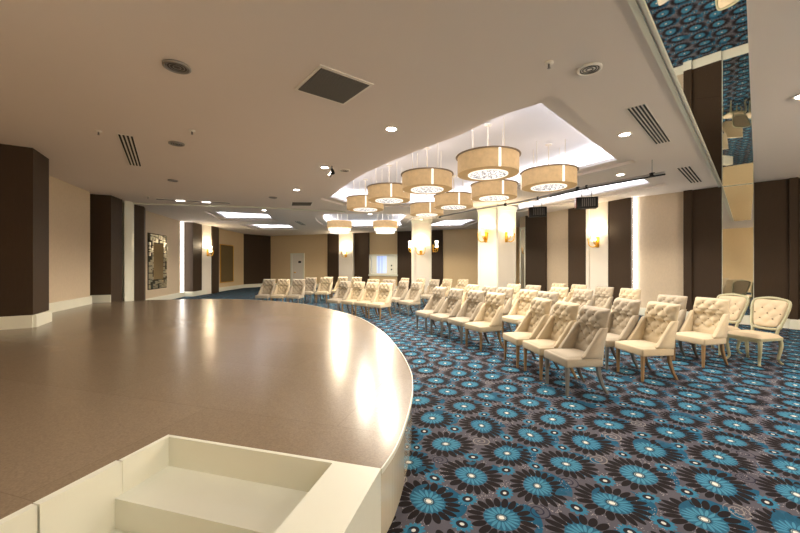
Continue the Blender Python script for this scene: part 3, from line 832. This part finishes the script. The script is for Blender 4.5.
def flood(px, py, lab, first=None):
    # hang below the pipe where the column of the picture meets it
    best = min(path, key=lambda q: abs((q[0] / q[1]) * F_PX + CX - px))
    x, y, z = best
    rz = math.radians(-18)
    if first: return dup(first, (x, y, z), rz, lab)
    t = thing('floodlight', lab, 'floodlight', (x, y, z), rz, 'black floodlights on the rail')
    bm = BM(); box(bm, -.24, .24, -.12, .12, -.54, -.27, .02, M=Matrix.Rotation(.0, 4, 'X')); obj('housing', bm, M['black'], t)
    bm = BM(); box(bm, -.255, -.235, -.11, .11, -.53, -.28, .004); obj('reflector', bm, M['lens_red'], t)
    bm = BM(); box(bm, -.21, .21, -.128, -.115, -.52, -.29, .004); obj('front_glass', bm, M['black'], t)
    for k in range(7):
        bm = BM(); box(bm, -.12 + k * .045, -.10 + k * .045, -.140, -.120, -.50, -.31); obj('fin', bm, M['grille'], t)
    bm = BM(); tube(bm, [(-.11, 0, -.30), (-.11, 0, -.10), (0, 0, -.06), (.11, 0, -.10), (.11, 0, -.30)], .014, 6); obj('yoke', bm, M['steel'], t)
    bm = BM(); box(bm, -.025, .025, -.03, .03, -.05, .04, .005); obj('clamp', bm, M['black'], t)
    return t
f1 = flood(541, 206, 'left black floodlight hanging from the pipe rail')
flood(583, 199, 'right black floodlight hanging from the pipe rail, with reddish reflector', f1)

# ------------------------------------------------------------------ chairs
def tuft(u, v):                          # u, v in button spacings; 0 at grooves / buttons, 1 on cushions
    a, b = (u + v), (u - v)
    s = abs(math.sin(PI * a)) ** .6 * abs(math.sin(PI * b)) ** .6
    return s
def yb(z): return -.205 - .125 * max(0, (z - .45) / .60) ** 1.25
def make_tufted(kind):
    fab = M['fab_cream'] if kind == 'cream' else M['fab_grey']
    fl = M['oak'] if kind == 'cream' else M['greyleg']
    t = thing('tufted_chair', 'x', 'chair')
    # seat
    bm = BM(); nx, ny = 14, 14; top = []
    def prof(i, n, r=.12):
        s = i / n; return s
    box(bm, -.262, .262, -.235, .272, .345, .455, .022, 3)
    obj('seat', bm, fab, t, True)
    bm = BM(); g = []
    for j in range(ny + 1):
        row = []
        for i in range(nx + 1):
            x = -1 + 2 * i / nx; y = -1 + 2 * j / ny
            z = .440 + .042 * ((1 - abs(x) ** 4) * (1 - abs(y) ** 4)) ** .5
            row.append(bm.verts.new((x * .252, .018 + y * .244, z)))
        g.append(row)
    for j in range(ny):
        for i in range(nx): bm.faces.new((g[j][i], g[j][i + 1], g[j + 1][i + 1], g[j + 1][i]))
    obj('seat_cushion', bm, fab, t, True)
    # backrest
    bm = BM(); nx, nz = 32, 38; W = .262
    fr, bk = [], []
    for j in range(nz + 1):
        v = j / nz; z = .44 + .61 * v; rf, rb = [], []
        for i in range(nx + 1):
            u = -1 + 2 * i / nx
            x = u * W * (1 - .05 * v)
            edge = (1 - abs(u) ** 8) * (1 - max(0, (v - .93) / .07) ** 2) ** .5
            th = .045 + (.066 if v > .64 else .066 * max(0, (v - .57) / .07))
            tf = tuft(x / .16 + .25 * 0, (z - .545) / .17) if v > .16 else 1
            y = yb(z) + th * max(.15, edge) - (1 - tf) * .040 * edge - .02 * (1 - u * u) * (v < .7) * edge
            rf.append(bm.verts.new((x, y, z - .012 * (1 - max(0, edge)) * (v > .9))))
            rb.append(bm.verts.new((x, yb(z) - .03 * (1 - abs(u) ** 6) - .015, z)))
        fr.append(rf); bk.append(rb)
    for j in range(nz):
        for i in range(nx):
            bm.faces.new((fr[j][i], fr[j][i + 1], fr[j + 1][i + 1], fr[j + 1][i]))
            bm.faces.new((bk[j][i], bk[j + 1][i], bk[j + 1][i + 1], bk[j][i + 1]))
        bm.faces.new((fr[j][0], fr[j + 1][0], bk[j + 1][0], bk[j][0])); bm.faces.new((fr[j][nx], bk[j][nx], bk[j + 1][nx], fr[j + 1][nx]))
    for i in range(nx):
        bm.faces.new((fr[nz][i], fr[nz][i + 1], bk[nz][i + 1], bk[nz][i])); bm.faces.new((fr[0][i], bk[0][i], bk[0][i + 1], fr[0][i + 1]))
    back = obj('backrest', bm, fab, t, True)
    for r_ in range(0, 5):
        z = .63 + r_ * .085
        xs = [-.16, 0, .16] if r_ % 2 else [-.08, .08]
        for x in xs:
            if z > 1.0: continue
            th = .045 + (.066 if z > .82 else 0)
            mm = Matrix.Translation((x, yb(z) + th - .026, z)) @ Matrix.Diagonal((1, .6, 1, 1))
            bm = BM(); bmesh.ops.create_icosphere(bm, subdivisions=1, radius=.012, matrix=mm); obj('button', bm, M['button_shaded'], back, True)
    # wings
    for s in (-1, 1):
        bm = BM(); prof_ = []
        N_ = 12
        front = []
        for k in range(N_ + 1):
            f = k / N_; z = .45 + .37 * f
            y = yb(z) + .055 + (.205) * (1 - f) ** .95 * (1 - .08 * math.sin(PI * f))
            front.append((y, z))
        rear = [(yb(z) - .02, z) for z in (.83, .77, .70, .62, .54, .45)]
        pl_ = front + rear
        ring = []
        for off, ins in ((.0, .012), (.014, 0), (.045, 0), (.06, .014)):
            cy = sum(p[0] for p in pl_) / len(pl_); cz = sum(p[1] for p in pl_) / len(pl_)
            rr = []
            for (y, z) in pl_:
                dy, dz_ = y - cy, z - cz; L_ = math.hypot(dy, dz_); k = (L_ - ins) / L_
                flare = .0
                rr.append(bm.verts.new((s * (.214 + off + flare), cy + dy * k, cz + dz_ * k)))
            ring.append(rr)
        n = len(pl_)
        for a, b in zip(ring, ring[1:]):
            for k in range(n): bm.faces.new((a[k], a[(k + 1) % n], b[(k + 1) % n], b[k]))
        bm.faces.new(ring[0]); bm.faces.new(ring[-1])
        obj('wing', bm, fab, t, True)
    for s in (-1, 1):
        bm = BM(); sweep_rect(bm, [((s * .225, .235, .36), .024, .024), ((s * .222, .238, .0), .015, .015)]); obj('leg', bm, fl, t)
        bm = BM(); sweep_rect(bm, [((s * .215, -.19, .36), .022, .026), ((s * .215, -.205, .24), .020, .024), ((s * .215, -.25, .11), .018, .02), ((s * .215, -.315, 0), .015, .016)])
        obj('leg', bm, fl if s < 0 else M['darkleg'], t)  # one rear leg gets a darker wood colour
    return t
def make_green():
    t = thing('carved_frame_chair', 'x', 'chair')
    bm = BM(); box(bm, -.255, .255, -.24, .25, .39, .44, .012, 2)
    # scalloped apron
    for k in range(9):
        x = -.2 + k * .05; d = .025 * math.cos((x / .2) * PI) ; box(bm, x - .026, x + .026, .225, .247, .37 - max(0, d), .40)
    obj('seat_rail', bm, M['green'], t)
    bm = BM(); g = []; n_ = 14
    for j in range(n_ + 1):
        row = []
        for i in range(n_ + 1):
            x = -1 + 2 * i / n_; y = -1 + 2 * j / n_
            row.append(bm.verts.new((x * .25, .005 + y * .242, .438 + .062 * ((1 - x ** 6) * (1 - y ** 6)) ** .45)))
        g.append(row)
    for j in range(n_):
        for i in range(n_): bm.faces.new((g[j][i], g[j][i + 1], g[j + 1][i + 1], g[j + 1][i]))
    obj('seat_cushion', bm, M['rope'], t, True)
    yy = lambda z: -.23 - .20 * (z - .44) / .6
    # back frame loop: rounded trapezium, wider on top with a gentle crest
    loop = [(-.17, .56), (0, .545), (.17, .56), (.20, .63), (.225, .76), (.245, .90), (.235, .99), (.17, 1.025), (0, 1.05), (-.17, 1.025), (-.235, .99), (-.245, .90), (-.225, .76), (-.20, .63)]
    cl = loop + loop[:1]
    sm_ = smooth_path(loop[-1:] + cl + loop[1:2], 4)[4:-4]
    bm = BM(); tube(bm, [(x, yy(z), z) for x, z in sm_], .022, 8)
    for s in (-1, 1): tube(bm, smooth_path([(s * .175, yy(.40) - 0, .40), (s * .165, yy(.5), .50), (s * .185, yy(.60), .60)], 4), .022, 8)
    obj('back_frame', bm, M['green'], t, True)
    bm = BM(); nx, nz = 24, 24; F_, K_ = [], []
    for j in range(nz + 1):
        v = j / nz; z = .575 + .445 * v; f1_, f2_ = [], []
        for i in range(nx + 1):
            u = -1 + 2 * i / nx; wz = .165 + .065 * min(1, v * 1.2); 
            vv = -1 + 2 * v
            sq = 1 / max(1, (abs(u) ** 6 + abs(vv) ** 6) ** (1 / 6))
            x = u * wz * sq; z_ = .797 + vv * .222 * sq
            e = max(0, 1 - abs(u) ** 6) * max(0, 1 - abs(vv) ** 6)
            tf = tuft(x / .17, (z_ - .80) / .17)
            f1_.append(bm.verts.new((x, yy(z_) + .008 + .04 * e ** .5 - .022 * (1 - tf) * e, z_))); f2_.append(bm.verts.new((x, yy(z_) - .012 - .012 * e, z_)))
        F_.append(f1_); K_.append(f2_)
    for j in range(nz):
        for i in range(nx):
            bm.faces.new((F_[j][i], F_[j][i + 1], F_[j + 1][i + 1], F_[j + 1][i])); bm.faces.new((K_[j][i], K_[j + 1][i], K_[j + 1][i + 1], K_[j][i + 1]))
    bk = obj('back_cushion', bm, M['rope'], t, True)
    for x, z in ((-.085, .885), (.085, .885), (0, .80), (-.17, .80), (.17, .80), (-.085, .715), (.085, .715)):
        bm = BM(); bmesh.ops.create_icosphere(bm, subdivisions=1, radius=.012, matrix=Matrix.Translation((x, yy(z) + .035, z))); obj('button', bm, M['button_shaded'], bk, True)
    for sx in (-1, 1):
        for sy in (-1, 1):
            bm = BM()
            y0 = .215 if sy > 0 else -.205
            f = 1 if sy > 0 else 1.3
            pts = smooth_path([(sx * .215, y0, .42), (sx * .232, y0 + sy * .022, .33), (sx * .222, y0 + sy * .012, .20), (sx * .208, y0 + sy * .0 * f, .08), (sx * .225, y0 + sy * .03 * f, .014)], 4)
            rings = []
            tube(bm, pts, .032, 8, .016); bmesh.ops.create_icosphere(bm, subdivisions=2, radius=.024, matrix=Matrix.Translation((sx * .228, y0 + sy * .033 * f, .016)) @ Matrix.Diagonal((1, 1, .65, 1)))
            obj('leg', bm, M['green'], t, True)
    return t
PC, PG, PV = make_tufted('cream'), make_tufted('grey'), make_green()
first = {'c': PC, 'g': PG, 'v': PV}; done = set()
def fdir(name):
    return {'a': (-.985, -.13), 'b': (-.955, -.27), 'm': (-.91, -.41), 'l': (-.62, -.785), 'k': (-.16, -.987), 'n': (-.80, -.60), 'q': (-.40, -.916), 'v': (-.975, -.22), 'r': (-.95, -.30)}[name]
G1_, G2_, G3_ = 'front row chairs facing the stage', 'second row chairs', 'chairs in the rows behind'
CR, GR = 'cream tufted chair', 'grey-legged tufted chair'
CHAIRS = [
 # back-top column, back-top row, facing, kind, label, group
 (596, 307.3, 'a', 'g', GR + ', nearest the camera, at the front row\'s near end', G1_),
 (568, 302.5, 'a', 'c', CR + ' in the front row, touching the nearest grey-legged chair', G1_),
 (543, 298.6, 'a', 'c', CR + ' in the front row, two beyond the nearest grey-legged chair', G1_),
 (496.5, 292.9, 'm', 'c', CR + ' beside the aisle, first in the front row\'s block of four', G1_),
 (477, 290.6, 'm', 'g', GR + ' just beyond the cream one in the front row\'s block of four', G1_),
 (457, 288.8, 'm', 'g', GR + ', third from the aisle in the front row\'s block of four', G1_),
 (441, 287.1, 'm', 'g', GR + ' at the far end of the front row\'s block of four', G1_),
 (386.5, 283.0, 'l', 'c', CR + ' in the front row before the far window, at its right end', G1_),
 (373, 282.3, 'l', 'c', CR + ', second from the right in the front row before the far window', G1_),
 (359.5, 281.7, 'l', 'c', CR + ', third from the right in the front row before the far window', G1_),
 (345.5, 281.2, 'l', 'g', GR + ' at the left end of the front row before the far window', G1_),
 (269.5, 279.1, 'k', 'g', GR + ' at the far left end of all the chairs', G1_),
 (284, 279.1, 'k', 'c', CR + ', second chair from the far left end', G1_),
 (299, 279.2, 'k', 'g', GR + ', third chair from the far left end, before the door', G1_),
 (311, 277.6, 'k', 'g', GR + ' right of the far door, just behind the front row', G2_),
 (326, 277.6, 'k', 'c', CR + ' left of the far pilaster, just behind the front row', G2_),
 (328.5, 276.9, 'q', 'g', GR + ' in the back row left of the far pilaster', G3_),
 (343.0, 276.9, 'q', 'c', CR + ' in the back row in front of the far pilaster', G3_),
 (357, 277.1, 'q', 'c', CR + ' in the back row right of the far pilaster', G3_),
 (373.5, 279.3, 'q', 'c', CR + ' below the left half of the far window, behind the front row', G2_),
 (389.5, 279.5, 'q', 'g', GR + ' below the right half of the far window', G2_),
 (404.5, 280.8, 'n', 'g', GR + ' left of the slim column with its seat in view', G2_),
 (417.5, 282.0, 'n', 'g', GR + ' in front of the slim column, at the end of its row', G2_),
 (405.5, 278.0, 'n', 'c', CR + ' in the back row left of the slim column', G3_),
 (421.5, 278.6, 'n', 'c', CR + ' directly before the slim column, one row back', G3_),
 (435, 279.4, 'n', 'g', GR + ' just right of the slim column', G3_),
 (448, 278.9, 'n', 'c', CR + ' before the tan wall, nearer the slim column', G3_),
 (463.5, 279.3, 'n', 'c', CR + ' before the tan wall, nearer the square pillar', G3_),
 (473.5, 284.6, 'm', 'c', CR + ' in the second row, half hidden behind the block of four', G2_),
 (490, 286.0, 'm', 'g', GR + ' in the second row before the left face of the square pillar', G2_),
 (506.3, 287.6, 'm', 'g', GR + ' in the second row before the right face of the square pillar', G2_),
 (529, 289.7, 'm', 'c', CR + ' in the second row with its seat seen in the aisle gap', G2_),
 (548.5, 291.8, 'm', 'g', GR + ' in the second row behind the three nearest front chairs', G2_),
 (514.5, 284.0, 'm', 'c', CR + ' in the third row right of the square pillar', G3_),
 (533.7, 285.2, 'm', 'g', GR + ' in the third row before the farthest dark panel of the right wall', G3_),
 (560, 287.2, 'm', 'c', CR + ' in the third row before the beige wall panel', G3_),
 (584, 289.2, 'r', 'g', GR + ' in the third row under the wall lamp of the right wall', G3_),
 (559, 283.2, 'r', 'c', CR + ' in the last row before the beige wall panel', G3_),
 (579.5, 284.6, 'r', 'c', CR + ' in the last row before the dark panel left of the wall lamp', G3_),
 (605, 286.9, 'r', 'g', GR + ' in the last row right of the wall lamp', G3_),
 (631, 288.6, 'r', 'c', CR + ' in the last row at the foot of the glowing wall strip', G3_),
 (628, 299.2, 'a', 'g', GR + ' in the second row, just beyond the big cream chair', G2_),
 (664, 302.9, 'a', 'c', CR + ' at the near end of the second row', G2_),
 (672.5, 295.4, 'b', 'g', GR + ' in the third row, half hidden behind the near cream chairs', G3_),
 (712.5, 298.2, 'b', 'c', CR + ' at the near end of the third row, left of the green-framed chairs', G3_),
 (731.5, 294.6, 'v', 'v', 'pale green carved-frame chair with tufted pad, the farther of two', 'green carved-frame chairs'),
 (770, 298.0, 'v', 'v', 'pale green carved-frame chair with tufted pad, nearest the right edge of the picture', 'green carved-frame chairs'),
]
CPOS = []
for xc, yt, fd, kd, lab, gp in CHAIRS:
    hb = 1.08
    D = F_PX * (EYE - hb) / (yt - HY); X = (xc - CX) / F_PX * D
    f = Vector(fdir(fd)).normalized()
    off = .33 if kd != 'v' else .38
    p = Vector((X, D)) + f * off
    rz = math.atan2(f.y, f.x) - PI / 2
    CPOS.append((p, f, lab))
    r = first[kd]
    if kd not in done:
        done.add(kd); r.location = (p.x, p.y, 0); r.rotation_euler = (0, 0, rz); r['label'] = lab; r['group'] = gp
    else: dup(r, (p.x, p.y, 0), rz, lab, gp)
for i in range(len(CPOS)):
    for j in range(i):
        d = (CPOS[i][0] - CPOS[j][0]).length
        if d < .62: print('CLOSE %.2f' % d, i, j, CPOS[i][2][-40:], '|', CPOS[j][2][-40:])

for o_ in list(COL.objects):
    if o_.name.startswith(('tufted_chair', 'carved_frame_chair')): o_.scale = (1.05, 1, 1.03)
# ------------------------------------------------------------------ world, camera, exposure
w = bpy.data.worlds.new('world'); S.world = w; w.use_nodes = True
w.node_tree.nodes['Background'].inputs[0].default_value = (.9, .8, .7, 1); w.node_tree.nodes['Background'].inputs[1].default_value = .02
cam = bpy.data.cameras.new('camera'); co = bpy.data.objects.new('camera', cam); COL.objects.link(co)
cam.sensor_width = 36; cam.lens = F_PX / 800 * 36; cam.clip_start = .05; cam.clip_end = 200
cam.shift_y = -1.5 / 800
co.location = (0, 0, EYE); co.rotation_euler = (PI / 2, 0, 0)
S.camera = co
S.view_settings.view_transform = 'Standard'; S.view_settings.look = 'None'
S.view_settings.gamma = 1; S.view_settings.use_curve_mapping = False
S.view_settings.exposure = 1.55
